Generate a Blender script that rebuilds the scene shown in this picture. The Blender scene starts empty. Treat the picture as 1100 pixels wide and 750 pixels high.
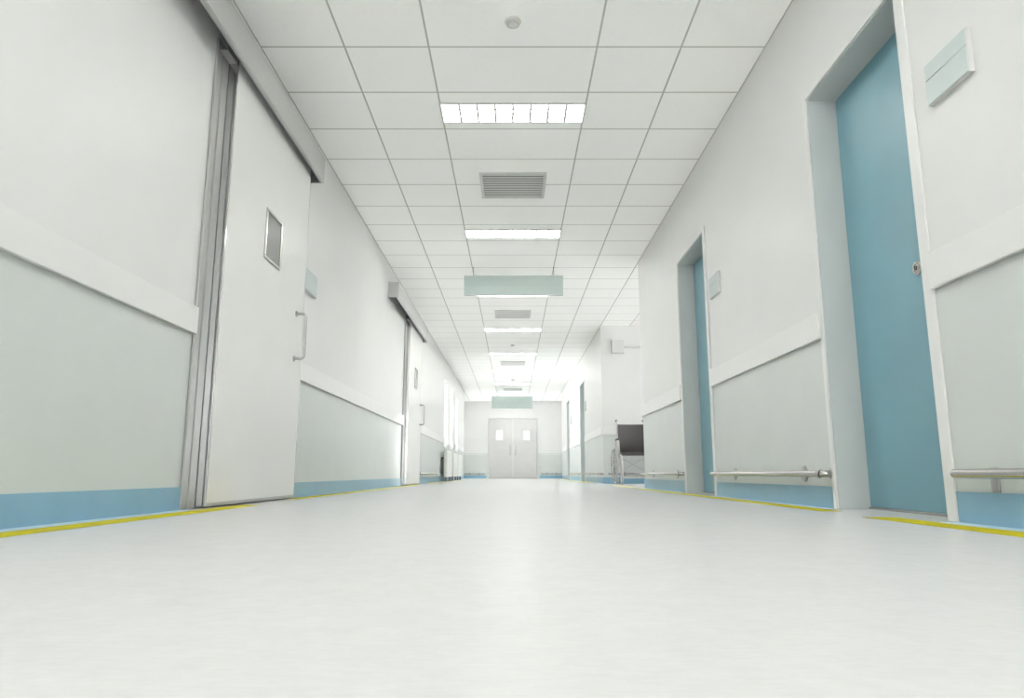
import bpy, bmesh, math
from mathutils import Vector, Matrix
PI = math.pi
sc = bpy.context.scene
COL = sc.collection
H = 3.188          # ceiling height
W = 1.8            # half width of the corridor
YB, YE = -6.0, 29.2

# ------------------------------------------------------------------ materials
def mat(name, color, rough=0.5, metal=0.0, spec=0.5, emit=None, estr=0.0, coat=0.0):
    m = bpy.data.materials.new(name); m.use_nodes = True
    b = m.node_tree.nodes['Principled BSDF']
    b.inputs['Base Color'].default_value = (*color, 1)
    b.inputs['Roughness'].default_value = rough
    b.inputs['Metallic'].default_value = metal
    b.inputs['Specular IOR Level'].default_value = spec
    b.inputs['Coat Weight'].default_value = coat
    if emit:
        b.inputs['Emission Color'].default_value = (*emit, 1)
        b.inputs['Emission Strength'].default_value = estr
    return m

def nodes(m):
    nt = m.node_tree
    return nt, nt.nodes, nt.links, nt.nodes['Principled BSDF']

def math_node(nt, op, a, b=None, c=None):
    n = nt.nodes.new('ShaderNodeMath'); n.operation = op
    for i, v in enumerate((a, b, c)):
        if v is None: continue
        if isinstance(v, (int, float)): n.inputs[i].default_value = v
        else: nt.links.new(v, n.inputs[i])
    return n.outputs[0]

def mix_col(nt, fac, a, b):
    n = nt.nodes.new('ShaderNodeMix'); n.data_type = 'RGBA'
    if isinstance(fac, (int, float)): n.inputs[0].default_value = fac
    else: nt.links.new(fac, n.inputs[0])
    for i, v in ((6, a), (7, b)):
        if isinstance(v, tuple): n.inputs[i].default_value = (*v, 1)
        else: nt.links.new(v, n.inputs[i])
    return n.outputs[2]

def noise(nt, vec, scale, detail=3, rough=0.5, lo=0.4, hi=0.6):
    n = nt.nodes.new('ShaderNodeTexNoise'); n.inputs['Scale'].default_value = scale
    n.inputs['Detail'].default_value = detail; n.inputs['Roughness'].default_value = rough
    nt.links.new(vec, n.inputs['Vector'])
    mr = nt.nodes.new('ShaderNodeMapRange'); nt.links.new(n.outputs['Fac'], mr.inputs[0])
    mr.inputs[1].default_value = lo; mr.inputs[2].default_value = hi
    return mr.outputs[0]

def grain(m, color, amount=0.06, scale=60, bump=0.0, stretch=(1, 1, 1)):
    nt, N, L, b = nodes(m)
    tc = N.new('ShaderNodeTexCoord'); mp = N.new('ShaderNodeMapping')
    L.new(tc.outputs['Object'], mp.inputs[0]); mp.inputs['Scale'].default_value = stretch
    f = noise(nt, mp.outputs[0], scale)
    dark = tuple(c * (1 - amount) for c in color)
    L.new(mix_col(nt, f, color, dark), b.inputs['Base Color'])
    if bump:
        bp = N.new('ShaderNodeBump'); bp.inputs['Strength'].default_value = bump
        bp.inputs['Distance'].default_value = 0.002
        L.new(f, bp.inputs['Height']); L.new(bp.outputs[0], b.inputs['Normal'])
    return m

WHITE = (0.59, 0.594, 0.582)
GREEN = (0.475, 0.505, 0.487)
M = {}
M['plain_white'] = grain(mat('white_paint', WHITE, 0.45), WHITE, 0.02, 5)
# wall paint: white above the bumper rail, grey green washable coating below
def wall_material():
    m = mat('wall_paint', WHITE, 0.42)
    nt, N, L, b = nodes(m)
    g = N.new('ShaderNodeNewGeometry'); s = N.new('ShaderNodeSeparateXYZ')
    L.new(g.outputs['Position'], s.inputs[0])
    up = math_node(nt, 'GREATER_THAN', s.outputs[2], 1.02)
    n = noise(nt, g.outputs['Position'], 3.0, 4)
    low = mix_col(nt, n, GREEN, tuple(c * .975 for c in GREEN))
    hi = mix_col(nt, n, WHITE, tuple(c * .985 for c in WHITE))
    L.new(mix_col(nt, up, low, hi), b.inputs['Base Color'])
    L.new(math_node(nt, 'MULTIPLY_ADD', up, 0.02, 0.36), b.inputs['Roughness'])
    return m
M['wall'] = wall_material()
M['rail_white'] = grain(mat('bumper_rail_white', (0.62, 0.622, 0.61), 0.3), (0.62, 0.622, 0.61), 0.02, 4)
BLUE = (0.175, 0.325, 0.425)
M['baseboard'] = grain(mat('blue_vinyl_baseboard', BLUE, 0.35), BLUE, 0.04, 6)
BASE_REFLECTION = (0.36, 0.50, 0.60)  # colour of the baseboard's reflection in the floor
M['base_reflection'] = grain(mat('baseboard_reflection_blue', BASE_REFLECTION, 0.5), BASE_REFLECTION, 0.03, 6)
TEAL = (0.135, 0.285, 0.34)
M['door_blue'] = grain(mat('teal_door_laminate', TEAL, 0.33), TEAL, 0.05, 3)
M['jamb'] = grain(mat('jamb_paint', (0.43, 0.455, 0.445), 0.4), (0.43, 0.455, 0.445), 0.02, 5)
M['casing'] = grain(mat('casing_paint', (0.60, 0.605, 0.59), 0.35), (0.60, 0.605, 0.59), 0.02, 5)
M['steel'] = grain(mat('brushed_steel', (0.38, 0.38, 0.375), 0.30, 1.0), (0.38, 0.38, 0.375), 0.10, 30, stretch=(1, 1, 12))
M['satin'] = grain(mat('satin_aluminium', (0.43, 0.435, 0.425), 0.42, 0.7), (0.43, 0.435, 0.425), 0.05, 20, stretch=(8, 1, 8))
M['chrome'] = grain(mat('polished_steel', (0.46, 0.455, 0.44), 0.2, 1.0), (0.46, 0.455, 0.44), 0.06, 40)
M['mirror_steel'] = grain(mat('door_edge_steel', (0.55, 0.555, 0.55), 0.10, 1.0), (0.55, 0.555, 0.55), 0.05, 3)
M['frame_metal'] = grain(mat('door_frame_metal', (0.27, 0.272, 0.265), 0.45, 0.55), (0.27, 0.272, 0.265), 0.05, 20, stretch=(8, 8, 1))
M['dark_metal'] = grain(mat('dark_recess_metal', (0.05, 0.052, 0.05), 0.5, 0.3), (0.05, 0.052, 0.05), 0.2, 20)
M['panel'] = grain(mat('door_panel_offwhite', (0.62, 0.62, 0.605), 0.36), (0.62, 0.62, 0.605), 0.025, 2)
M['end_door'] = grain(mat('end_door_pale_grey', (0.46, 0.46, 0.45), 0.75, 0.0, 0.15), (0.46, 0.46, 0.45), 0.03, 3)
M['smoked'] = mat('smoked_glass', (0.12, 0.125, 0.12), 0.4, 0.0, 0.4)
grain(M['smoked'], (0.12, 0.125, 0.12), 0.15, 2)
SIGN = (0.40, 0.475, 0.45)
M['sign'] = grain(mat('pale_green_sign', SIGN, 0.38), SIGN, 0.03, 3)
M['sign_pale'] = grain(mat('pale_blue_plate', (0.42, 0.475, 0.47), 0.4), (0.42, 0.475, 0.47), 0.03, 3)
M['plaque_edge'] = grain(mat('plaque_edge_grey', (0.50, 0.505, 0.49), 0.4), (0.50, 0.505, 0.49), 0.03, 3)
M['seam'] = grain(mat('seam_line', (0.25, 0.31, 0.30), 0.5), (0.25, 0.31, 0.30), 0.05, 3)
M['yellow'] = grain(mat('yellow_floor_tape', (0.44, 0.39, 0.0), 0.6, 0.0, 0.1), (0.44, 0.39, 0.0), 0.12, 5)
M['box_grey'] = grain(mat('grey_plastic', (0.42, 0.425, 0.41), 0.4), (0.42, 0.425, 0.41), 0.03, 8)
M['lid_grey'] = grain(mat('pale_grey_plastic', (0.50, 0.50, 0.485), 0.5), (0.50, 0.50, 0.485), 0.02, 8)
M['frame_grey'] = grain(mat('grey_painted_tube', (0.40, 0.405, 0.395), 0.35, 0.2), (0.40, 0.405, 0.395), 0.05, 30)
M['rubber'] = grain(mat('black_rubber', (0.045, 0.045, 0.045), 0.6), (0.045, 0.045, 0.045), 0.2, 60)
M['fabric'] = grain(mat('charcoal_upholstery', (0.05, 0.047, 0.046), 0.7), (0.05, 0.047, 0.046), 0.25, 90, 0.3)
M['wheel_grey'] = grain(mat('grey_tyre', (0.42, 0.42, 0.41), 0.5), (0.42, 0.42, 0.41), 0.1, 60)
M['louvre'] = grain(mat('lamp_louvre_grey', (0.6, 0.6, 0.59), 0.6), (0.6, 0.6, 0.59), 0.1, 50)
M['vent_slat'] = grain(mat('vent_slat_grey', (0.50, 0.51, 0.49), 0.5), (0.50, 0.51, 0.49), 0.04, 20)
M['vent_back'] = grain(mat('vent_shadow_box', (0.05, 0.05, 0.05), 0.8), (0.05, 0.05, 0.05), 0.05, 20)
M['radiator'] = grain(mat('radiator_enamel', (0.70, 0.71, 0.68), 0.35), (0.70, 0.71, 0.68), 0.02, 8)
M['radiator_grille'] = grain(mat('radiator_grille_grey', (0.36, 0.37, 0.36), 0.5), (0.36, 0.37, 0.36), 0.1, 40)
M['radiator_leg'] = grain(mat('radiator_leg_grey', (0.14, 0.17, 0.19), 0.5), (0.14, 0.17, 0.19), 0.1, 40)
LAMP = 15.0
M['lamp'] = mat('lamp_diffuser', (0.9, 0.9, 0.9), 0.5, emit=(1.0, 1.0, 0.962), estr=LAMP)
M['wire'] = grain(mat('steel_wire', (0.35, 0.35, 0.34), 0.4, 0.8), (0.35, 0.35, 0.34), 0.1, 60)

def glass_material():
    m = bpy.data.materials.new('window_glass'); m.use_nodes = True
    nt = m.node_tree; nt.nodes.clear()
    o = nt.nodes.new('ShaderNodeOutputMaterial'); t = nt.nodes.new('ShaderNodeBsdfTransparent')
    g = nt.nodes.new('ShaderNodeBsdfGlossy'); g.inputs['Roughness'].default_value = 0.02
    f = nt.nodes.new('ShaderNodeFresnel'); f.inputs[0].default_value = 1.45
    x = nt.nodes.new('ShaderNodeMixShader')
    t.inputs[0].default_value = (0.96, 0.965, 0.96, 1)
    nt.links.new(f.outputs[0], x.inputs[0]); nt.links.new(t.outputs[0], x.inputs[1])
    nt.links.new(g.outputs[0], x.inputs[2]); nt.links.new(x.outputs[0], o.inputs[0])
    return m
M['glass'] = glass_material()

def floor_material():
    m = mat('mottled_vinyl_floor', (0.7, 0.7, 0.68), 0.2)
    nt, N, L, b = nodes(m)
    g = N.new('ShaderNodeNewGeometry')
    mp = N.new('ShaderNodeMapping'); L.new(g.outputs['Position'], mp.inputs[0])
    n1 = noise(nt, mp.outputs[0], 9.0, 7, 0.75, 0.25, 0.75)
    n2 = noise(nt, mp.outputs[0], 28.0, 6, 0.75, 0.25, 0.75)
    mp2 = N.new('ShaderNodeMapping'); L.new(g.outputs['Position'], mp2.inputs[0])
    mp2.inputs['Rotation'].default_value = (0, 0, 0.6); mp2.inputs['Scale'].default_value = (1, 5, 1)
    n3 = noise(nt, mp2.outputs[0], 22.0, 4, 0.7, 0.35, 0.65)
    c = mix_col(nt, n1, (0.455, 0.46, 0.459), (0.56, 0.56, 0.552))
    c2 = mix_col(nt, n2, (0.465, 0.47, 0.468), (0.555, 0.555, 0.548))
    c3 = mix_col(nt, n3, (0.465, 0.47, 0.468), (0.555, 0.555, 0.548))
    c = mix_col(nt, 0.5, c, c2); c = mix_col(nt, 0.25, c, c3)
    L.new(c, b.inputs['Base Color'])
    # a worn wax coat: matt seen from above, glossy only at a grazing angle
    b.inputs['Specular IOR Level'].default_value = 0.0; b.inputs['Roughness'].default_value = 1.0
    gl = N.new('ShaderNodeBsdfGlossy'); gl.inputs['Roughness'].default_value = 0.17
    gl.inputs[0].default_value = (0.92, 0.92, 0.92, 1)
    fr = N.new('ShaderNodeFresnel'); fr.inputs[0].default_value = 1.045
    mx = N.new('ShaderNodeMixShader'); L.new(math_node(nt, 'MULTIPLY', fr.outputs[0], 0.62), mx.inputs[0])
    L.new(b.outputs[0], mx.inputs[1]); L.new(gl.outputs[0], mx.inputs[2])
    L.new(mx.outputs[0], nt.nodes['Material Output'].inputs[0])
    return m
M['floor'] = floor_material()

def ceiling_material():
    base = (0.965, 0.965, 0.95)
    m = mat('ceiling_tiles', base, 0.8)
    nt, N, L, b = nodes(m)
    g = N.new('ShaderNodeNewGeometry'); s = N.new('ShaderNodeSeparateXYZ')
    L.new(g.outputs['Position'], s.inputs[0])
    def line(coord, off, width):
        # distance to the nearest multiple of 0.6 (shifted)
        a = math_node(nt, 'SUBTRACT', coord, off)
        a = math_node(nt, 'DIVIDE', a, 0.6)
        r = math_node(nt, 'ROUND', a)
        d = math_node(nt, 'ABSOLUTE', math_node(nt, 'SUBTRACT', a, r))
        return math_node(nt, 'LESS_THAN', d, width / 1.2)
    lx = line(s.outputs[0], 0.0, 0.014)
    centre = math_node(nt, 'GREATER_THAN', math_node(nt, 'ABSOLUTE', s.outputs[0]), 0.3)
    lx = math_node(nt, 'MULTIPLY', lx, centre)
    ly = line(s.outputs[1], 4.506, 0.014)
    ln = math_node(nt, 'MAXIMUM', lx, ly)
    n = noise(nt, g.outputs['Position'], 45, 3, 0.6, 0.3, 0.45)
    tile = mix_col(nt, n, tuple(c * .975 for c in base), base)
    L.new(mix_col(nt, ln, tile, (0.47, 0.48, 0.46)), b.inputs['Base Color'])
    bp = N.new('ShaderNodeBump'); bp.inputs['Strength'].default_value = 0.5; bp.inputs['Distance'].default_value = 0.004
    L.new(math_node(nt, 'SUBTRACT', 1.0, ln), bp.inputs['Height']); L.new(bp.outputs[0], b.inputs['Normal'])
    return m
M['ceiling'] = ceiling_material()

# ------------------------------------------------------------------ mesh helpers
class MB:
    def __init__(self): self.bm = bmesh.new()
    def box(self, x0, x1, y0, y1, z0, z1, bevel=0.0, seg=2):
        t = bmesh.new(); bmesh.ops.create_cube(t, size=1)
        sx, sy, sz = abs(x1 - x0), abs(y1 - y0), abs(z1 - z0)
        for v in t.verts:
            v.co = Vector((v.co.x * sx + (x0 + x1) / 2, v.co.y * sy + (y0 + y1) / 2, v.co.z * sz + (z0 + z1) / 2))
        if bevel:
            bmesh.ops.bevel(t, geom=t.edges[:], offset=min(bevel, min(sx, sy, sz) * .45), segments=seg, profile=.5, affect='EDGES')
        self.merge(t); return self
    def merge(self, t, mtx=None):
        if mtx is not None: bmesh.ops.transform(t, matrix=mtx, verts=t.verts)
        me = bpy.data.meshes.new('tmp'); t.to_mesh(me); t.free()
        self.bm.from_mesh(me); bpy.data.meshes.remove(me)
    def tube(self, pts, r, seg=12, smooth_corner=0.0, closed=False):
        pts = [Vector(p) for p in pts]
        if smooth_corner and not closed:
            out = [pts[0]]
            for a, b, c in zip(pts, pts[1:], pts[2:]):
                d1 = (a - b); d2 = (c - b); k = min(smooth_corner, d1.length * .49, d2.length * .49)
                p, q = b + d1.normalized() * k, b + d2.normalized() * k
                for i in range(6):
                    t = i / 5
                    out.append(p * (1 - t) ** 2 + b * 2 * t * (1 - t) + q * t * t)
            out.append(pts[-1]); pts = out
        n = len(pts); rings = []
        up = Vector((0, 0, 1))
        prev = None
        for i, p in enumerate(pts):
            if closed: d = pts[(i + 1) % n] - pts[i - 1]
            else: d = pts[min(i + 1, n - 1)] - pts[max(i - 1, 0)]
            d.normalize()
            if prev is None:
                a = d.orthogonal().normalized() if abs(d.dot(up)) > .95 else d.cross(up).normalized()
            else:
                a = (prev - d * prev.dot(d)).normalized()
            prev = a; b = d.cross(a)
            rings.append([self.bm.verts.new(p + (a * math.cos(2 * PI * k / seg) + b * math.sin(2 * PI * k / seg)) * r) for k in range(seg)])
        rr = rings + ([rings[0]] if closed else [])
        for A, B in zip(rr, rr[1:]):
            for k in range(seg):
                self.bm.faces.new((A[k], A[(k + 1) % seg], B[(k + 1) % seg], B[k]))
        if not closed:
            self.bm.faces.new(rings[0][::-1]); self.bm.faces.new(rings[-1])
        return self
    def lathe(self, prof, origin, axis='Z', seg=32, flip=False):
        # prof: (radius, height) pairs revolved about an axis through origin
        t = bmesh.new(); rings = []
        for r, h in prof:
            if r < 1e-6: rings.append([t.verts.new((0, 0, h))])
            else: rings.append([t.verts.new((r * math.cos(2 * PI * k / seg), r * math.sin(2 * PI * k / seg), h)) for k in range(seg)])
        for A, B in zip(rings, rings[1:]):
            for k in range(seg):
                a0, a1 = A[k % len(A)], A[(k + 1) % len(A)]; b0, b1 = B[k % len(B)], B[(k + 1) % len(B)]
                vs = []
                for v in (a0, a1, b1, b0):
                    if v not in vs: vs.append(v)
                if len(vs) > 2:
                    try: t.faces.new(vs)
                    except ValueError: pass
        R = {'Z': Matrix(), '-Z': Matrix.Rotation(PI, 4, 'X'), 'X': Matrix.Rotation(PI / 2, 4, 'Y'), '-X': Matrix.Rotation(-PI / 2, 4, 'Y'),
             '-Y': Matrix.Rotation(PI / 2, 4, 'X'), 'Y': Matrix.Rotation(-PI / 2, 4, 'X')}[axis]
        self.merge(t, Matrix.Translation(origin) @ R); return self
    def prism_y(self, prof, y0, y1):
        # prof: closed (x, z) outline extruded along y
        A = [self.bm.verts.new((x, y0, z)) for x, z in prof]; B = [self.bm.verts.new((x, y1, z)) for x, z in prof]
        n = len(prof)
        for i in range(n): self.bm.faces.new((A[i], A[(i + 1) % n], B[(i + 1) % n], B[i]))
        self.bm.faces.new(A[::-1]); self.bm.faces.new(B); return self
    def build(self, name, m, parent=None, smooth=False, loc=None):
        bmesh.ops.recalc_face_normals(self.bm, faces=self.bm.faces)
        me = bpy.data.meshes.new(name); self.bm.to_mesh(me); self.bm.free()
        me.materials.append(m)
        if smooth:
            for p in me.polygons: p.use_smooth = True
            try: me.set_sharp_from_angle(angle=math.radians(40))
            except Exception: pass
        o = bpy.data.objects.new(name, me); COL.objects.link(o)
        if parent: o.parent = parent
        if loc: o.location = loc
        return o

def empty(name, loc=(0, 0, 0), rz=0):
    o = bpy.data.objects.new(name, None); COL.objects.link(o)
    o.location = loc; o.rotation_euler = (0, 0, rz); o.empty_display_size = .1
    return o
def tag(o, label=None, cat=None, group=None, kind=None):
    if label: o['label'] = label
    if cat: o['category'] = cat
    if group: o['group'] = group
    if kind: o['kind'] = kind
    return o
def struct(o, label=None, cat=None):
    o['kind'] = 'structure'
    if label: o['label'] = label
    if cat: o['category'] = cat
    return o
def dup_tree(root, loc):
    r = root.copy(); COL.objects.link(r); r.location = loc
    for ch in list(root.children):
        c = ch.copy(); COL.objects.link(c); c.parent = r
        for g in list(ch.children):
            d = g.copy(); COL.objects.link(d); d.parent = c
    return r

# ------------------------------------------------------------------ the shell
def wall_x(mb, x0, x1, y0, y1, z0, z1, holes=()):
    # slab facing the corridor, with rectangular openings (ya, yb, za, zb)
    y = y0
    for ya, yb, za, zb in sorted(holes):
        if ya > y: mb.box(x0, x1, y, ya, z0, z1)
        if za > z0: mb.box(x0, x1, ya, yb, z0, za)
        if zb < z1: mb.box(x0, x1, ya, yb, zb, z1)
        y = yb
    if y < y1: mb.box(x0, x1, y, y1, z0, z1)

DOORS = [(2.94, 3.94), (6.30, 7.34), (17.50, 18.58), (22.20, 23.16)]
DTOP = 2.45
WINS = [(18.25, 19.15), (20.0, 20.9), (21.85, 22.75)]
WZ = (0.88, 2.66)
ALC = (9.65, 14.02)            # mouth of the side corridor on the right
AX = 5.6
STEP = 25.5                    # from here on the corridor is a little wider
W2 = 2.04
EW = (26.2, 28.2); EWZ = (1.16, 2.42)    # unseen side windows, added to light the end wall and ceiling

m = MB(); m.box(-2.4, AX + .3, YB - .3, YE + 3.2, -.12, 0)
struct(m.build('floor', M['floor']))
m = MB(); m.box(-2.4, AX + .3, YB - .3, YE + 3.2, H, H + .12)
struct(m.build('ceiling', M['ceiling']))
m = MB(); wall_x(m, -W - .25, -W, YB, STEP, 0, H, [(a, b, *WZ) for a, b in WINS]); wall_x(m, -W2 - .25, -W2, STEP, YE, 0, H, [(*EW, *EWZ)])
struct(m.build('wall_left', M['wall']))
m = MB(); wall_x(m, W, W + .28, YB, ALC[0], 0, H, [(a, b, 0, DTOP) for a, b in DOORS[:2]])
struct(m.build('wall_right', M['wall']))
m = MB(); wall_x(m, W, W + .28, ALC[1], STEP, 0, H, [(a, b, 0, DTOP + .05) for a, b in DOORS[2:]]); wall_x(m, W2, W2 + .25, STEP, YE, 0, H, [(*EW, *EWZ)])
struct(m.build('wall_right_far', M['wall']))
m = MB(); m.box(W + .28, AX, ALC[0] - .25, ALC[0], 0, H)
struct(m.build('wall_alcove_near', M['wall']))
m = MB(); m.box(W + .28, AX, ALC[1], ALC[1] + .25, 0, H)
struct(m.build('wall_alcove_back', M['wall']))
AW = (10.5, 13.1, .85, 2.5)  # unseen window, added to bring daylight into the side corridor
m = MB(); wall_x(m, AX, AX + .25, ALC[0] - .25, ALC[1] + .25, 0, H, [AW])
struct(m.build('wall_alcove_side', M['wall']))
m = MB(); BW = (-1.5, 1.5, .05, 3.0)      # unseen glazing behind the viewer, added for soft fill light
m.box(-W - .25, BW[0], YB - .25, YB, 0, H); m.box(BW[1], W + .28, YB - .25, YB, 0, H)
m.box(BW[0], BW[1], YB - .25, YB, 0, BW[2]); m.box(BW[0], BW[1], YB - .25, YB, BW[3], H)
struct(m.build('wall_back', M['wall']))
m = MB()
for x in (-1.5, -.52, .48, 1.46): m.box(x, x + .04, YB - .16, YB - .1, BW[2], BW[3])
m.box(-1.5, 1.5, YB - .16, YB - .1, BW[2], BW[2] + .04); m.box(-1.5, 1.5, YB - .16, YB - .1, BW[3] - .04, BW[3])
wr = empty('window_5', (0, YB, BW[2])); struct(wr)  # unseen glazing added for fill light
m.build('window_frame', M['plain_white'], wr, loc=(0, -YB, -BW[2]))
MB().box(-1.49, 1.49, YB - .134, YB - .128, BW[2] + .01, BW[3] - .01).build('pane', M['glass'], wr, loc=(0, -YB, -BW[2]))
# end wall with the double door opening
ED = (-1.04, 1.04, 2.49)
m = MB()
m.box(-W2 - .25, ED[0], YE, YE + .2, 0, H); m.box(ED[1], W2 + .25, YE, YE + .2, 0, H); m.box(ED[0], ED[1], YE, YE + .2, ED[2], H)
struct(m.build('wall_end', M['wall']))

# lobby added beyond the double door to tone down light through its panes
VW = (YE + .9, YE + 2.2, 1.1, 2.3)  # side openings that let daylight into the added lobby
for nm, s_ in (('wall_added_lobby_left', -1), ('wall_added_lobby_right', 1)):
    m = MB(); wall_x(m, min(s_ * W2, s_ * (W2 + .25)), max(s_ * W2, s_ * (W2 + .25)), YE + .2, YE + 3.2, 0, H, [VW])
    struct(m.build(nm, M['wall']))
m = MB(); m.box(-W2, W2, YE + 3.0, YE + 3.2, 0, H); struct(m.build('wall_added_lobby_back', M['plain_white']))

# windows on the left
def window(name, x_in, x_out, ya, yb, za, zb, glass_x):
    f = MB(); t = .045
    xa, xb = glass_x - .025, glass_x + .025
    f.box(xa, xb, ya, yb, zb - t, zb, .004); f.box(xa, xb, ya, yb, za, za + t, .004)
    f.box(xa, xb, ya, ya + t, za + t, zb - t, .004); f.box(xa, xb, yb - t, yb, za + t, zb - t, .004)
    root = empty(name, (0, (ya + yb) / 2, za)); struct(root)
    off = (0, -(ya + yb) / 2, -za)
    f.build('window_frame', M['plain_white'], root, loc=off)
    MB().box(glass_x - .004, glass_x + .004, ya + t, yb - t, za + t, zb - t).build('pane', M['glass'], root, loc=off)
    return root
for i, (a, b) in enumerate(WINS):
    window('window_%d' % (i + 1), -W, -W - .25, a, b, *WZ, -W - .17)
window('window_6', -W2, -W2 - .25, *EW, *EWZ, -W2 - .17)  # unseen side window, added for light
window('window_7', W2, W2 + .25, *EW, *EWZ, W2 + .17)  # unseen side window, added for light
window('window_4', AX, AX + .25, *AW, AX + .17)  # unseen window, added for daylight in the side corridor

# blue baseboards and white bumper rails
BBT = 0.122
SL1, SL2 = (3.83, 5.605), (11.33, 13.105)      # extents of the two sliding doors on the left wall
def baseboard(name, boxes):
    m = MB()
    for x0, x1, y0, y1 in boxes: m.box(x0, x1, y0, y1, 0, BBT)
    return struct(m.build(name, M['baseboard']))
t = .008
lw_runs = [(YB, SL1[0]), (SL1[1] - .02, SL2[0]), (SL2[1] - .02, STEP)]
baseboard('baseboard_left', [(-W, -W + t, a, b) for a, b in lw_runs] + [(-W2, -W2 + t, STEP, YE)])
cas = .035
def rr(near, far, doors):
    y = near; out = []
    for a, b in doors:
        out.append((y, a - .065)); y = b + cas
    out.append((y, far)); return out
RR1 = rr(YB, ALC[0], DOORS[:2]); RR2 = rr(ALC[1], STEP, DOORS[2:])
baseboard('baseboard_right', [(W - t, W, a, b) for a, b in RR1 + RR2] + [(W2 - t, W2, STEP, YE)])
baseboard('baseboard_alcove', [(W, AX, ALC[1] - t, ALC[1]), (W, AX, ALC[0], ALC[0] + t)])
baseboard('baseboard_end', [(-W2, ED[0] - .06, YE - t, YE), (ED[1] + .06, W2, YE - t, YE)])

for s_, runs in ((-1, lw_runs), (1, RR1 + RR2)):  # flat strips painted in as the baseboard's reflection on the floor
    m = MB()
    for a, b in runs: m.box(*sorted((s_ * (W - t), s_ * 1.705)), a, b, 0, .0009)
    struct(m.build('trim_%d' % (40 + s_), M['base_reflection']))
RZ = (0.965, 1.12); RT = .024
TN = [0]
def trim(build):
    TN[0] += 1
    m = MB(); build(m)
    return struct(m.build('trim_%d' % TN[0], M['rail_white']))
for a, b in [(YB, SL1[0] + .012), (SL1[1] - .01, SL2[0] + .012), (SL2[1] - .01, WINS[0][0]), (WINS[0][1], WINS[1][0]), (WINS[1][1], WINS[2][0]), (WINS[2][1], STEP)]:
    trim(lambda m: m.box(-W, -W + RT, a, b, *RZ, .004))
for a, b in RR1 + RR2:
    trim(lambda m: m.box(W - RT, W, a, b, *RZ, .004))
trim(lambda m: m.box(W, AX, ALC[1] - RT, ALC[1], *RZ, .004))
for s in (-1, 1):
    trim(lambda m: m.box(min(s * 1.1, s * W2), max(s * 1.1, s * W2), YE - RT * .5, YE, RZ[0] - .005, RZ[0] + .012))

# ------------------------------------------------------------------ swing doors in the right wall
def swing_door(idx, y0, y1, top, label, far=False):
    root = empty('door_%d' % idx, (W, (y0 + y1) / 2, 0)); struct(root, label, 'door')
    off = (-W, -(y0 + y1) / 2, 0)
    R = .17
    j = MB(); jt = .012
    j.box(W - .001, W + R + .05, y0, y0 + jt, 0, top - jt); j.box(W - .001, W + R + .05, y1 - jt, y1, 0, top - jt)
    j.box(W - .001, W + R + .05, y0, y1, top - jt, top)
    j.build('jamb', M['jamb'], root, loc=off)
    c = MB(); p = .012
    c.box(W - p, W - .0005, y0 - .065, y0 + .003, 0, top + cas, .003); c.box(W - p, W - .0005, y1 - .003, y1 + cas, 0, top + cas, .003)
    c.box(W - p, W - .0005, y0 + .003, y1 - .003, top - .003, top + cas, .003)
    c.build('casing', M['casing'], root, loc=off)
    l = MB(); l.box(W + R, W + R + .045, y0 + jt + .002, y1 - jt - .002, .014, top - jt - .003, .002)
    leaf = l.build('door_leaf', M['door_blue'], root, loc=off)
    s = MB(); s.box(W + R - .012, W + R + .05, y0 + jt, y1 - jt, 0, .013, .003)
    s.build('threshold', M['chrome'], root, loc=off)
    if not far:
        k = MB(); ky, kz = y0 + .325, 1.178
        k.lathe([(0, 0), (.036, 0), (.037, .004), (.033, .009), (.026, .010), (.024, .0135), (.019, .0135), (.017, .010), (.011, .010), (.010, .016), (0, .016)], (W + R, ky, kz), '-X', 28)
        k.build('door_lock', M['chrome'], leaf, smooth=True)
        q = MB(); q.box(W + R - .018, W + R - .012, ky - .003, ky + .003, kz - .008, kz + .008)
        q.build('keyhole', M['dark_metal'], leaf)
    return root
swing_door(1, *DOORS[0], DTOP, 'tall teal door with round steel lock in the nearest recess of the right wall')
swing_door(2, *DOORS[1], DTOP, 'narrow looking teal door deep in the second recess along the right wall')
swing_door(3, *DOORS[2], DTOP + .05, 'distant door in the right wall just past the side corridor', True)
swing_door(4, *DOORS[3], DTOP + .05, 'farthest door in the right wall next to the corridor end', True)

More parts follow.
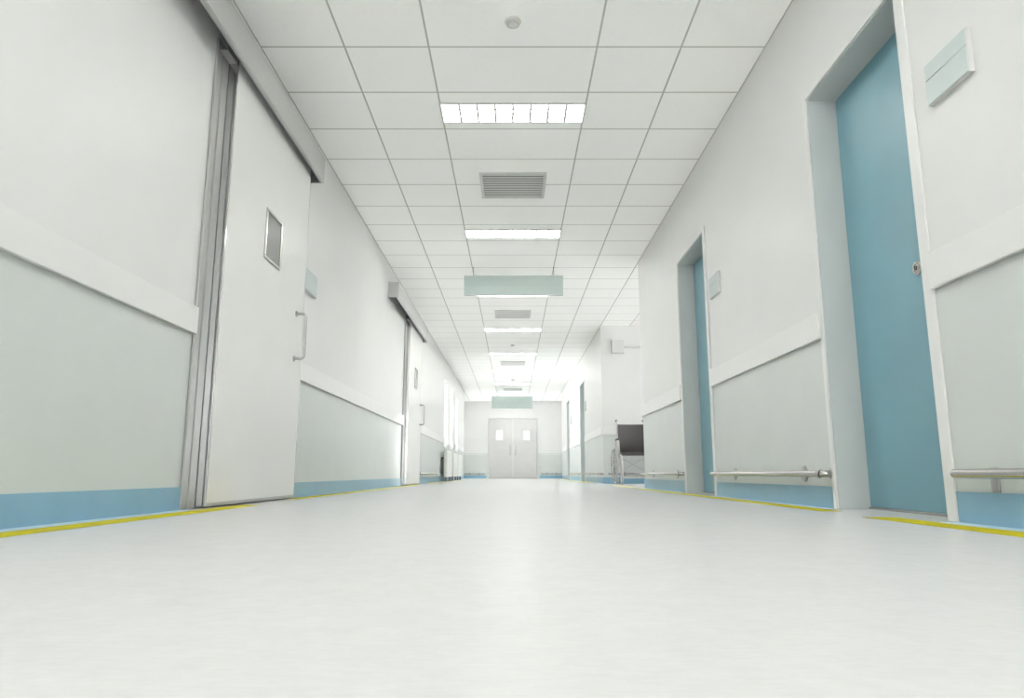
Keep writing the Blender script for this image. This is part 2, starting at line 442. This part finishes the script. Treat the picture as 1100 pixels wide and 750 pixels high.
# ------------------------------------------------------------------ sliding doors on the left wall
def sliding_door(idx, dy, label):
    root = empty('door_%d' % idx, (-W, 4.8 + dy, 0)); struct(root, label, 'door')
    off = (W, -4.8, 0)      # children are written in the first door's coordinates
    F = -1.727
    # panel
    p = MB(); p.box(-1.792, F, 4.008, 5.598, .022, 2.86, .003)
    panel = p.build('door_panel', M['panel'], root, loc=off)
    e = MB()
    e.box(-1.799, F + .0008, 3.996, 4.0085, .012, 2.86, .001); e.box(-1.7935, F + .0008, 5.5975, 5.605, .012, 2.86, .001)
    e.build('edge_strip', M['mirror_steel'], panel)
    b = MB(); b.box(-1.7935, F + .0012, 4.0085, 5.5975, .010, .030, .001)
    b.build('kick_strip', M['satin'], panel)
    # viewing window let into the panel
    wy0, wy1, wz0, wz1 = 4.632, 4.962, 1.668, 2.035
    f = MB(); fr = .022
    X0, X1 = F - .001, F + .010
    for (a0, a1, c0, c1) in ((wy0, wy1, wz1 - fr, wz1), (wy0, wy1, wz0, wz0 + fr), (wy0, wy0 + fr, wz0 + fr, wz1 - fr), (wy1 - fr, wy1, wz0 + fr, wz1 - fr)):
        f.box(X0, X1, a0, a1, c0, c1, .003)
    wf = f.build('window_frame', M['chrome'], panel)
    g = MB(); g.box(F - .001, F + .0025, wy0 + fr - .002, wy1 - fr + .002, wz0 + fr - .002, wz1 - fr + .002)
    g.build('pane', M['smoked'], panel)
    # pull handle: two roses, two posts, a bar
    h = MB(); hy = 5.415; z0, z1 = 1.085, 1.447; so = .078
    h.tube([(F - .001, hy, z1), (F + so, hy, z1), (F + so, hy, z0), (F - .001, hy, z0)], .0115, 14, .03)
    for z in (z0, z1): h.lathe([(0, 0), (.024, 0), (.024, .005), (.02, .008), (0, .008)], (F, hy, z), 'X', 24)
    h.build('handle', M['steel'], panel, smooth=True)
    # jamb strips on the wall
    j = MB()
    j.box(-1.8, -1.782, 3.83, 3.893, 0, 2.80, .004); j.box(-1.8, -1.782, 3.907, 3.992, 0, 2.80, .004)
    j.build('door_frame', M['frame_metal'], root, loc=off)
    g = MB(); g.box(-1.7995, -1.793, 3.892, 3.908, 0, 2.80); g.build('frame_groove', M['dark_metal'], root, loc=off)
    tr = MB(); tr.box(-1.799, -1.735, 3.85, 4.0, 2.732, 2.738)
    tr.build('track_stop', M['satin'], root, loc=off)
    # hood: an open bottomed sheet metal channel over the track
    hd = MB(); a, c = 2.24, 5.74
    fx, bz, tz = -1.652, 2.695, 2.925
    prof = [(-1.8, tz), (fx, tz), (fx, bz + .008), (fx - .010, bz - .002), (fx - .028, bz - .002), (fx - .028, bz + .002), (fx - .012, bz + .004), (fx - .005, bz + .010), (fx - .005, tz - .005), (-1.8, tz - .005)]
    hd.prism_y(prof, a, c)
    hd.box(-1.8, fx - .003, a, a + .005, bz, tz - .004); hd.box(-1.8, fx - .003, c - .005, c, bz, tz - .004)
    hd.build('track_hood', M['satin'], root, loc=off)
    ra = MB(); ra.box(-1.798, -1.70, a + .01, c - .01, 2.87, 2.915, .003)
    ra.build('track', M['dark_metal'], root, loc=off)
    return root
sliding_door(5, 0, 'large off white sliding door under a metal hood, nearest on the left wall')
sliding_door(6, 7.5, 'second off white sliding door with steel pull handle farther down the left wall')

# ------------------------------------------------------------------ double door at the end
def double_door():
    root = empty('door_7', (0, YE, 0)); struct(root, 'pair of pale grey doors with small square windows closing the corridor', 'door')
    off = (0, -YE, 0)
    f = MB(); a, t_ = ED[0], ED[2]
    f.box(a, a + .045, YE - .03, YE + .12, 0, t_ - .045, .003); f.box(-a - .045, -a, YE - .03, YE + .12, 0, t_ - .045, .003)
    f.box(a, -a, YE - .03, YE + .12, t_ - .045, t_, .003)
    f.build('door_frame', M['vent_slat'], root, loc=off)
    for s in (-1, 1):
        lo, hi = (a + .05, -.02) if s < 0 else (.02, -a - .05)
        wc = s * .57; wh = .15; wz0, wz1 = 1.56, 2.0
        l = MB(); y0, y1 = YE + .0, YE + .05
        l.box(lo, wc - wh, y0, y1, .02, t_ - .05); l.box(wc + wh, hi, y0, y1, .02, t_ - .05)
        l.box(wc - wh, wc + wh, y0, y1, .02, wz0); l.box(wc - wh, wc + wh, y0, y1, wz1, t_ - .05)
        leaf = l.build('door_leaf', M['end_door'], root, loc=off)
        w = MB(); b = .02
        for (x0, x1, z0, z1) in ((wc - wh, wc + wh, wz0, wz0 + b), (wc - wh, wc + wh, wz1 - b, wz1), (wc - wh, wc - wh + b, wz0 + b, wz1 - b), (wc + wh - b, wc + wh, wz0 + b, wz1 - b)):
            w.box(x0, x1, YE - .008, YE + .055, z0, z1, .002)
        w.build('window_frame', M['vent_slat'], leaf)
        MB().box(wc - wh + b, wc + wh - b, YE + .02, YE + .026, wz0 + b, wz1 - b).build('pane', M['glass'], leaf)
        h = MB(); hx = s * .115
        h.tube([(hx, YE + .001, 1.38), (hx, YE - .07, 1.38), (hx, YE - .07, .97), (hx, YE + .001, .97)], .016, 12, .03)
        h.build('handle', M['steel'], leaf, smooth=True)
    s = MB(); s.box(-.019, .019, YE + .006, YE + .046, .02, t_ - .05)
    s.build('astragal', M['vent_slat'], root, loc=off)
    k = MB(); k.box(a + .045, -a - .045, YE - .02, YE + .12, 0, .014, .003); k.build('threshold', M['dark_metal'], root, loc=off)
double_door()

# ------------------------------------------------------------------ steel handrails
def rosette(m, wall, y, side):
    # wall: x of the wall, side: +1 when the rail stands off towards +x
    m.lathe([(0, 0), (.050, 0), (.050, .004), (.043, .009), (0, .008)], (wall, y, .1926), 'X' if side > 0 else '-X', 28)
    m.tube([(wall + side * .006, y, .1926), (wall + side * .052, y, .1926)], .008, 10)
def handrail(x_wall, side, y0, y1, brackets, label, elbow_near=True, post=None, far_elbow=False):
    root = empty('handrail', (x_wall, (y0 + y1) / 2, .1926))
    tag(root, label, 'handrail', 'low steel handrails along the walls')
    off = (-x_wall, -(y0 + y1) / 2, -.1926)
    ax = x_wall + side * .055
    r = .019
    m = MB()
    pts = [(ax, y0, .1926), (ax, y1, .1926)]
    if elbow_near: pts = [(x_wall, y0, .1926), (ax, y0, .1926), (ax, y1, .1926)]
    if far_elbow: pts.append((x_wall, y1, .1926))
    m.tube(pts, r, 18, .035)
    if not elbow_near: m.lathe([(r, 0), (r * .93, .006), (r * .7, .012), (0, .016)], (ax, y0 + .0005, .1926), '-Y', 18)
    if not far_elbow: m.lathe([(r, 0), (r * .93, .006), (r * .7, .012), (0, .016)], (ax, y1 - .0005, .1926), 'Y', 18)
    m.build('rail', M['chrome'], root, smooth=True, loc=off)
    if elbow_near:
        c = MB(); c.lathe([(r + .003, 0), (r + .003, .006), (r + .006, .03), (r + .001, .034)], (ax + side * .0, y0 + .012, .1926), 'Y', 20)
        c.lathe([(0, 0), (.030, 0), (.030, .010), (.024, .014), (0, .014)], (x_wall, y0, .1926), 'X' if side > 0 else '-X', 24)
        c.build('end_collar', M['steel'], root, smooth=True, loc=off)
    for y in brackets:
        b = MB(); rosette(b, x_wall, y, side); b.build('bracket', M['steel'], root, smooth=True, loc=off)
    if post:
        b = MB(); b.box(min(x_wall, x_wall + side * .007), max(x_wall, x_wall + side * .007), post - .022, post + .022, .1225, .216, .002)
        b.tube([(x_wall + side * .005, post, .1926), (ax, post, .1926)], .008, 10)
        b.build('bracket', M['steel'], root, smooth=True, loc=off)
    return root
handrail(W, -1, -1.0, 2.79, [1.9, .9], 'steel handrail at the right edge of the photo in front of the nearest teal door', False, 2.64)
handrail(W, -1, 3.985, 6.2, [4.36, 5.72], 'steel handrail with two round brackets between the two teal doors')
handrail(W, -1, 7.39, 9.58, [7.72, 9.05], 'short steel handrail on the wall between the second teal door and wheelchair')
handrail(W, -1, 14.08, 17.35, [14.9, 16.5], 'thin distant handrail between side corridor corner and the third right door')
handrail(W, -1, 18.68, 22.1, [19.4, 21.4], 'thin distant handrail between the two farthest right doors')
handrail(-W, 1, 13.2, 17.35, [13.9, 16.6], 'steel handrail on left wall between second sliding door and radiators')
def end_handrail(s, label):
    root = empty('handrail', (s * 1.6, YE, .1926)); tag(root, label, 'handrail', 'low steel handrails along the walls')
    m = MB(); ya = YE - .055
    m.tube([(s * 1.17, YE, .1926), (s * 1.17, ya, .1926), (s * 1.98, ya, .1926), (s * 1.98, YE, .1926)], .019, 14, .03)
    m.build('rail', M['chrome'], root, smooth=True, loc=(-s * 1.6, -YE, -.1926))
    for x in (1.4, 1.8):
        b = MB(); b.lathe([(0, 0), (.050, 0), (.050, .004), (.043, .009), (0, .008)], (s * x, YE, .1926), '-Y', 20)
        b.tube([(s * x, YE - .006, .1926), (s * x, YE - .05, .1926)], .008, 8)
        b.build('bracket', M['steel'], root, smooth=True, loc=(-s * 1.6, -YE, -.1926))
end_handrail(-1, 'handrail on the end wall to the left of the double door')
end_handrail(1, 'handrail on the end wall to the right of the double door')
# handrail on the back wall of the side corridor, behind the wheelchair
root = empty('handrail', (2.9, ALC[1], .1926)); tag(root, 'handrail on the wall behind the wheelchair', 'handrail', 'low steel handrails along the walls')
m = MB(); m.tube([(1.9, ALC[1], .1926), (1.9, ALC[1] - .055, .1926), (4.6, ALC[1] - .055, .1926), (4.6, ALC[1], .1926)], .019, 14, .03)
m.build('rail', M['chrome'], root, smooth=True, loc=(-2.9, -ALC[1], -.1926))
for x in (2.2, 3.3, 4.3):
    b = MB(); b.lathe([(0, 0), (.050, 0), (.050, .004), (.043, .009), (0, .008)], (x, ALC[1], .1926), '-Y', 20)
    b.tube([(x, ALC[1] - .006, .1926), (x, ALC[1] - .05, .1926)], .008, 8)
    b.build('bracket', M['steel'], root, smooth=True, loc=(-2.9, -ALC[1], -.1926))

# ------------------------------------------------------------------ yellow floor tape
def tape(x0, x1, y0, y1, label, skew=0.0):
    m = MB(); cx, cy = (x0 + x1) / 2, (y0 + y1) / 2
    m.box(x0 - cx, x1 - cx, y0 - cy, y1 - cy, 0, .0012)
    o = m.build('floor_tape', M['yellow'], loc=(cx, cy, 0.0002))
    return tag(o, label, 'floor tape', 'yellow tape lines on the floor')
tape(-1.695, -1.565, -2, 4.42, 'yellow floor tape along the left wall running up to nearest sliding door')
tape(-1.75, -1.64, 5.45, 12.9, 'yellow floor tape along left wall between the two sliding doors')
tape(-1.75, -1.64, 14.2, 24.5, 'distant yellow floor tape beside the radiators')
tape(1.565, 1.70, -2, 3.2, 'yellow floor tape at right ending before the nearest teal door')
tape(1.60, 1.715, 3.72, 9.3, 'yellow floor tape along the right wall between nearest teal door and side corridor')
tape(1.66, 1.75, 9.9, 11.9, 'short yellow floor tape on the floor in front of the wheelchair')
tape(1.64, 1.75, 15.0, 24.5, 'distant yellow floor tape below the farthest right doors')

# ------------------------------------------------------------------ ceiling lights
def ceiling_light():
    root = empty('ceiling_light', (0, 5.42, H))
    f = MB(); hx, hy, z0, z1 = .60, .155, -.012, 0
    f.box(-hx, hx, -hy, -hy + .012, z0, z1, .001); f.box(-hx, hx, hy - .012, hy, z0, z1, .001)
    f.box(-hx, -hx + .010, -hy + .012, hy - .012, z0, z1, .001); f.box(hx - .010, hx, -hy + .012, hy - .012, z0, z1, .001)
    f.build('light_frame', M['vent_slat'], root)
    MB().box(-hx + .010, hx - .010, -hy + .012, hy - .012, -.004, -.0005).build('diffuser', M['lamp'], root)
    l = MB()
    for i in range(1, 8):
        x = -hx + .01 + i * (2 * hx - .02) / 8; l.box(x - .010, x + .010, -hy + .012, hy - .012, -.0115, -.0095)
    for i in range(1, 4):
        y = -hy + .012 + i * (2 * hy - .024) / 4; l.box(-hx + .01, hx - .01, y - .007, y + .007, -.0115, -.0095)
    l.build('louvre', M['louvre'], root)
    return root
lights = [
    (5.42, 'bright louvred ceiling light nearest the viewer, between smoke detector and nearest vent'),
    (8.42, 'louvred ceiling light between the nearest vent and the hanging sign'),
    (11.42, 'ceiling light showing just below the big hanging sign'),
    (14.42, 'ceiling light between the second vent and the second smoke detector'),
    (17.42, 'ceiling light between the second smoke detector and the third vent'),
    (20.42, 'ceiling light between third vent and the farthest smoke detector'),
    (23.42, 'ceiling light between farthest smoke detector and farthest vent'),
    (26.42, 'farthest ceiling light, above the end of the corridor past the small sign'),
    (2.42, 'ceiling light overhead, just above the top edge of the view'),
    (-.58, 'ceiling light directly behind the viewer'),
    (-3.58, 'ceiling light farthest behind the viewer'),
]
L0 = ceiling_light()
for i, (y, lab) in enumerate(lights):
    o = L0 if i == 0 else dup_tree(L0, (0, y, H))
    tag(o, lab, 'ceiling light', 'louvred ceiling lights down the middle of the corridor')

# ------------------------------------------------------------------ ceiling vents
def vent():
    root = empty('ceiling_vent', (0, 6.92, H)); f = MB(); a, b, w = .34, .325, .028
    f.box(-a, a, -b, -b + w, -.018, 0, .004); f.box(-a, a, b - w, b, -.018, 0, .004)
    f.box(-a, -a + w, -b + w, b - w, -.018, 0, .004); f.box(a - w, a, -b + w, b - w, -.018, 0, .004)
    f.build('vent_frame', M['casing'], root)
    MB().box(-a + w, a - w, -b + w, b - w, -.003, 0).build('backing', M['vent_back'], root)
    n = 10
    for i in range(n):
        y = -b + w + (i + .5) * (2 * b - 2 * w) / n
        t_ = bmesh.new(); bmesh.ops.create_cube(t_, size=1)
        mt = Matrix.Translation((0, y, -.0095)) @ Matrix.Rotation(math.radians(-14), 4, 'X') @ Matrix.Diagonal((2 * (a - w), .027, .0022, 1))
        s = MB(); s.merge(t_, mt); s.build('slat', M['casing'], root)
    return root
V0 = vent()
for i, (y, lab) in enumerate([(6.92, 'nearest square ceiling vent with grey slats, beyond the nearest light'),
                              (12.92, 'second ceiling vent, below the big hanging sign'),
                              (18.92, 'third ceiling vent, far down the corridor between two smoke detectors'),
                              (24.92, 'farthest ceiling vent, right above the small far sign')]):
    o = V0 if i == 0 else dup_tree(V0, (0, y, H))
    tag(o, lab, 'vent', 'square air vents in the ceiling')

# ------------------------------------------------------------------ smoke detectors
def detector():
    root = empty('smoke_detector', (0, 4.215, H))
    m = MB(); m.lathe([(0, 0), (.056, 0), (.056, .010), (.050, .014), (0, .014)], (0, 0, 0), '-Z', 36); m.build('base', M['casing'], root, smooth=True)
    m = MB(); m.lathe([(.046, .013), (.046, .022), (.044, .030), (.030, .030), (.030, .024), (.028, .024)], (0, 0, 0), '-Z', 36); m.build('sensor_ring', M['vent_slat'], root, smooth=True)
    m = MB(); m.lathe([(.0295, .014), (.0295, .030), (.026, .035), (.012, .037), (.011, .034), (.006, .034), (0, .036)], (0, 0, 0), '-Z', 36); m.build('cap', M['casing'], root, smooth=True)
    return root
D0 = detector()
for i, (y, lab) in enumerate([(4.215, 'round smoke detector on the ceiling tile nearest the viewer'),
                              (16.2, 'small distant smoke detector beyond the second vent'),
                              (22.3, 'tiny farthest smoke detector on the ceiling near the corridor end')]):
    o = D0 if i == 0 else dup_tree(D0, (0, y, H))
    tag(o, lab, 'smoke detector', 'smoke detectors on the ceiling')

# ------------------------------------------------------------------ hanging signs
def hanging_sign(x0, x1, z0, z1, y, label, wires):
    root = empty('hanging_sign', ((x0 + x1) / 2, y, z0)); tag(root, label, 'sign', 'blank pale green signs hung from the ceiling')
    off = (-(x0 + x1) / 2, -y, -z0); d = .03
    zs = (z0 + z1) / 2
    for a, b in ((z0, zs - .002), (zs + .002, z1)):
        MB().box(x0 + .006, x1 - .006, y - d, y + d, a + (.006 if a == z0 else 0), b - (.006 if b == z1 else 0)).build('sign_panel', M['sign'], root, loc=off)
    f = MB()
    f.box(x0, x0 + .007, y - d - .003, y + d + .003, z0, z1, .001); f.box(x1 - .007, x1, y - d - .003, y + d + .003, z0, z1, .001)
    f.box(x0 + .007, x1 - .007, y - d - .003, y + d + .003, z0, z0 + .007, .001); f.box(x0 + .007, x1 - .007, y - d - .003, y + d + .003, z1 - .007, z1, .001)
    f.build('sign_frame', M['sign_pale'], root, loc=off)
    MB().box(x0 + .007, x1 - .007, y - d + .004, y + d - .004, zs - .0025, zs + .0025).build('seam', M['seam'], root, loc=off)
    for x in wires:
        w = MB(); w.tube([(x, y, z1 - .002), (x, y, H)], .004, 8)
        w.lathe([(0, 0), (.014, 0), (.014, .006), (.008, .010), (0, .010)], (x, y, H), '-Z', 16)
        w.build('hanger_wire', M['wire'], root, loc=off)
hanging_sign(-.715, .733, 2.765, 3.055, 9.9, 'wide blank pale green sign hanging from the ceiling nearest the viewer', (-.58, .60))
hanging_sign(-.77, .70, 2.49, 2.93, 25.0, 'small far pale green sign hanging above the double door', (-.55, .50))

# ------------------------------------------------------------------ door plaques
def plaque(wall, side, y0, y1, z0, z1, label):
    root = empty('door_plaque', (wall, (y0 + y1) / 2, z0)); tag(root, label, 'door sign', 'small blank door plaques')
    off = (-wall, -(y0 + y1) / 2, -z0)
    def bx(m, d0, d1, *r, bev=0.0):
        a, b = wall + side * d0, wall + side * d1
        m.box(min(a, b), max(a, b), *r, bev); return m
    th = .026; split = z0 + (z1 - z0) * .60
    bx(MB(), 0, th - .004, y0, y1, z0, z1, bev=.002).build('sign_body', M['plaque_edge'], root, loc=off)
    for a, b in ((z0 + .004, split - .0015), (split + .0015, z1 - .004)):
        bx(MB(), th - .005, th, y0 + .004, y1 - .004, a, b, bev=.001).build('face_plate', M['sign_pale'], root, loc=off)
plaque(W, -1, 2.475, 2.75, 1.735, 1.925, 'pale blue plaque with one dividing line beside the nearest teal door, upper right')
plaque(W, -1, 5.84, 6.11, 1.74, 1.93, 'small pale blue plaque on the right wall beside the second teal door')
plaque(W, -1, 17.04, 17.33, 1.72, 1.95, 'tiny far plaque beside the third door of the right wall')
plaque(W, -1, 21.45, 21.80, 1.69, 1.94, 'tiny farthest plaque beside the last door of the right wall')
plaque(-W, 1, 5.73, 6.12, 1.75, 1.945, 'pale green plaque on the left wall just beyond nearest sliding door')

# ------------------------------------------------------------------ wall box with conduit
root = empty('junction_box', (2.1, ALC[1], 2.60)); tag(root, 'grey square wall box with a conduit above the wheelchair', 'wall box')
off = (-2.1, -ALC[1], -2.60)
m = MB(); m.box(2.005, 2.27, ALC[1] - .10, ALC[1], 2.60, 2.88, .018, 3); m.build('box_mount', M['box_grey'], root, loc=off, smooth=True)
m = MB(); m.box(2.015, 2.26, ALC[1] - .112, ALC[1] - .098, 2.61, 2.87, .006, 2)
m.build('lid', M['lid_grey'], root, loc=off)
m = MB(); m.tube([(2.262, ALC[1] - .05, 2.745), (4.9, ALC[1] - .05, 2.745)], .020, 14)
m.build('conduit', M['box_grey'], root, smooth=True, loc=off)
m = MB(); m.lathe([(.022, 0), (.032, 0), (.032, .03), (.022, .034)], (2.268, ALC[1] - .05, 2.745), 'X', 18); m.build('conduit_gland', M['box_grey'], root, smooth=True, loc=off)
for x in (2.75, 3.6, 4.5):
    m = MB(); m.box(x - .015, x + .015, ALC[1] - .074, ALC[1], 2.721, 2.769, .003); m.build('conduit_clip', M['box_grey'], root, loc=off)

# ------------------------------------------------------------------ radiators
def radiator(y0, y1, label):
    root = empty('radiator', (-1.68, (y0 + y1) / 2, 0)); tag(root, label, 'radiator', 'white radiators under the left windows')
    off = (1.68, -(y0 + y1) / 2, 0)
    x0, x1, z0, z1 = -1.715, -1.635, .112, .775
    m = MB(); m.box(x0, x1, y0, y1, z0, z1, .008)
    n = int((y1 - y0) / .06)
    for i in range(n):
        y = y0 + .03 + (i + .5) * (y1 - y0 - .06) / n; m.box(x1 - .002, x1 + .005, y - .018, y + .018, z0 + .04, z1 - .04, .002)
    m.build('body', M['radiator'], root, loc=off)
    m = MB(); m.box(x0 + .004, x1 - .004, y0 + .01, y1 - .01, z1, z1 + .014, .003); m.build('top_grille', M['radiator_grille'], root, loc=off)
    for y in (y0 + .15, y1 - .15):
        m = MB(); m.box(x0 + .015, x1 - .015, y - .025, y + .025, .0, z0 + .002, .003); m.box(x0 + .005, x1 - .005, y - .045, y + .045, 0, .012, .002)
        m.build('leg', M['radiator_leg'], root, loc=off)
        m = MB(); m.box(-1.8, x0 + .001, y - .02, y + .02, .55, .60); m.build('wall_mount', M['radiator_leg'], root, loc=off)
radiator(17.55, 18.95, 'white radiator on short legs under the nearest of the left windows')
radiator(19.45, 20.8, 'white radiator on short legs under the middle of the three left windows')
radiator(21.3, 22.6, 'white radiator on short legs under the farthest left window')

# ------------------------------------------------------------------ wheelchair (front towards -y)
def wheelchair(loc, rz):
    root = empty('wheelchair', loc, rz)
    tag(root, 'grey framed wheelchair with dark backrest parked at the side corridor corner', 'wheelchair')
    R = .345; hw = .325            # rear wheel radius, half track
    ST = M['frame_grey']
    def circle(cx, cy, cz, r, n=40): return [(cx, cy + r * math.cos(2 * PI * k / n), cz + r * math.sin(2 * PI * k / n)) for k in range(n)]
    for s in (-1, 1):
        x = s * hw
        w = MB(); w.tube(circle(x, 0, R, R - .016), .016, 10, closed=True)
        wh = w.build('rear_wheel', M['wheel_grey'], root, smooth=True)
        r_ = MB(); r_.tube(circle(x, 0, R, R - .034), .010, 8, closed=True); r_.build('rim', M['chrome'], wh, smooth=True)
        sp = MB()
        for k in range(24):
            a = 2 * PI * k / 24; b = a + (.35 if k % 2 else -.35); e = .025 if k % 2 else -.025
            sp.tube([(x + e * .8, .025 * math.cos(b), R + .025 * math.sin(b)), (x, (R - .04) * math.cos(a), R + (R - .04) * math.sin(a))], .0022, 5)
        sp.build('spokes', M['chrome'], wh)
        hb = MB(); hb.lathe([(0, -.04), (.018, -.04), (.03, -.025), (.018, -.012), (.018, .012), (.03, .025), (.018, .04), (0, .04)], (x, 0, R), 'X', 20)
        hb.build('hub', M['steel'], wh, smooth=True)
        hr = MB(); hr.tube(circle(x + s * .045, 0, R, R - .05), .010, 10, closed=True)
        for k in range(6):
            a = 2 * PI * k / 6; hr.tube([(x, (R - .034) * math.cos(a), R + (R - .034) * math.sin(a)), (x + s * .045, (R - .05) * math.cos(a), R + (R - .05) * math.sin(a))], .004, 6)
        hr.build('hand_rim', M['chrome'], wh, smooth=True)
        # side frame
        fx = s * .262
        fr = MB()
        fr.tube([(fx, .20, 1.20), (fx, .17, 1.17), (fx, .13, .54), (fx, .12, .20)], .016, 12, .04)      # back upright
        fr.tube([(fx, .13, .525), (fx, -.40, .525), (fx, -.50, .40), (fx, -.52, .20)], .017, 12, .08)  # seat tube and leg hanger
        fr.tube([(fx, .12, .21), (fx, -.30, .21), (fx, -.33, .525)], .0125, 12, .05)
        fr.tube([(fx, 0, R), (fx + s * .05, 0, R)], .012, 10)
        fr.build('side_frame', ST, root, smooth=True)
        gp = MB(); gp.tube([(fx, .185, 1.200), (fx, .30, 1.205)], .020, 14); gp.build('push_handle', M['rubber'], root, smooth=True)
        ar = MB(); ar.tube([(fx + s * .02, .10, .55), (fx + s * .02, .10, .80), (fx + s * .02, -.20, .80), (fx + s * .02, -.24, .52)], .018, 12, .06)
        a_ = ar.build('armrest', ST, root, smooth=True)
        ap = MB(); ap.box(fx + s * .02 - .028, fx + s * .02 + .028, -.19, .11, .81, .845, .012, 3); ap.build('arm_pad', M['rubber'], a_, smooth=True)
        sg = MB(); sg.box(fx + s * .018, fx + s * .024, -.19, .09, .56, .79, .002); sg.build('side_guard', M['box_grey'], a_)
        # caster
        cy, cr = -.40, .105
        cs = MB(); cs.tube(circle(fx + s * .0, cy, cr, cr - .018, 28), .018, 10, closed=True); cw = cs.build('caster_wheel', M['wheel_grey'], root, smooth=True)
        cd = MB(); cd.lathe([(0, -.012), (cr - .02, -.008), (cr - .02, .008), (0, .012)], (fx, cy, cr), 'X', 24); cd.build('caster_disc', M['casing'], cw, smooth=True)
        fk = MB()
        for e in (-.028, .028): fk.box(fx + e - .003, fx + e + .003, cy - .016, cy + .016, cr - .015, .235, .002)
        fk.box(fx - .031, fx + .031, cy - .02, cy + .03, .230, .242, .003); fk.tube([(fx, cy + .01, .24), (fx, cy + .01, .33)], .014, 12); fk.tube([(fx, cy + .01, .31), (fx, -.32, .31)], .012, 10)
        fk.tube([(fx - .03, cy, cr), (fx + .03, cy, cr)], .006, 8)
        fk.build('caster_fork', ST, cw, smooth=True)
        # footrest
        ft = MB(); ft.tube([(fx, -.52, .21), (fx, -.53, .125), (fx - s * .03, -.53, .118)], .012, 10, .02); fs = ft.build('footrest_tube', ST, root, smooth=True)
        fp = MB(); fp.box(min(fx - s * .02, s * .012), max(fx - s * .02, s * .012), -.62, -.50, .105, .128, .008); fp.build('footplate', M['plaque_edge'], fs)
    # upholstery
    b = MB(); n = 8
    prof = []
    bk = bmesh.new()
    rows = 10; V = []
    for i in range(rows + 1):
        z = .575 + (1.128 - .575) * i / rows; yb = .13 + (z - .54) * .065
        row = []
        for k in range(n + 1):
            u = k / n; xx = -.262 + .524 * u; sag = .035 * math.sin(PI * u)
            row.append((xx, yb + sag, z))
        V.append(row)
    for d in (0, .014):
        vv = [[bk.verts.new((x, y - .014 + d, z)) for x, y, z in row] for row in V]
        for i in range(rows):
            for k in range(n): bk.faces.new((vv[i][k], vv[i][k + 1], vv[i + 1][k + 1], vv[i + 1][k]))
        if d == 0: A = vv
        else: B = vv
    def strip(p, q):
        for a0, a1, b0, b1 in zip(p, p[1:], q, q[1:]): bk.faces.new((a0, a1, b1, b0))
    strip(A[0], B[0]); strip(A[-1], B[-1]); strip([r[0] for r in A], [r[0] for r in B]); strip([r[-1] for r in A], [r[-1] for r in B])
    b.merge(bk); b.build('backrest', M['fabric'], root, smooth=True)
    s_ = MB(); s_.box(-.262, .262, -.40, .12, .530, .585, .016, 3); s_.build('seat', M['fabric'], root, smooth=True)
    cb = MB(); cb.tube([(-.262, -.05, .22), (.262, -.05, .515)], .008, 12); cb.tube([(.262, -.07, .22), (-.262, -.07, .515)], .008, 12)
    cb.build('cross_brace', ST, root, smooth=True)
    return root
wheelchair((2.262, 13.32, 0), math.radians(-1.5))

# ------------------------------------------------------------------ daylight, camera
w = bpy.data.worlds.new('World'); sc.world = w; w.use_nodes = True
bg = w.node_tree.nodes['Background']
# lower half of the world set brighter than the sky, added ceiling fill
wn = w.node_tree; wt = wn.nodes.new('ShaderNodeTexCoord'); wsx = wn.nodes.new('ShaderNodeSeparateXYZ')
wn.links.new(wt.outputs['Generated'], wsx.inputs[0])
wm = wn.nodes.new('ShaderNodeMapRange'); wm.inputs[1].default_value = -.12; wm.inputs[2].default_value = .12
wm.inputs[3].default_value = 12.5; wm.inputs[4].default_value = 6.5
wn.links.new(wsx.outputs[2], wm.inputs[0]); wn.links.new(wm.outputs[0], bg.inputs[1])
bg.inputs[0].default_value = (1.0, 0.99, 1.0, 1)

cam = bpy.data.cameras.new('Camera'); co = bpy.data.objects.new('Camera', cam); COL.objects.link(co)
co.location = (0, 0, .1926)
co.rotation_euler = (math.radians(90) + math.atan(134 / 748), 0, 0)
cam.sensor_width = 36; cam.lens = 748 / 1100 * 36; cam.shift_x = -1 / 1100
cam.clip_start = .02; cam.clip_end = 200
sc.camera = co
sc.cycles.sample_clamp_indirect = 6.0; sc.cycles.sample_clamp_direct = 1.5
vs = sc.view_settings
vs.view_transform = 'Standard'; vs.look = 'None'; vs.gamma = 1; vs.use_curve_mapping = False; vs.exposure = 1.73
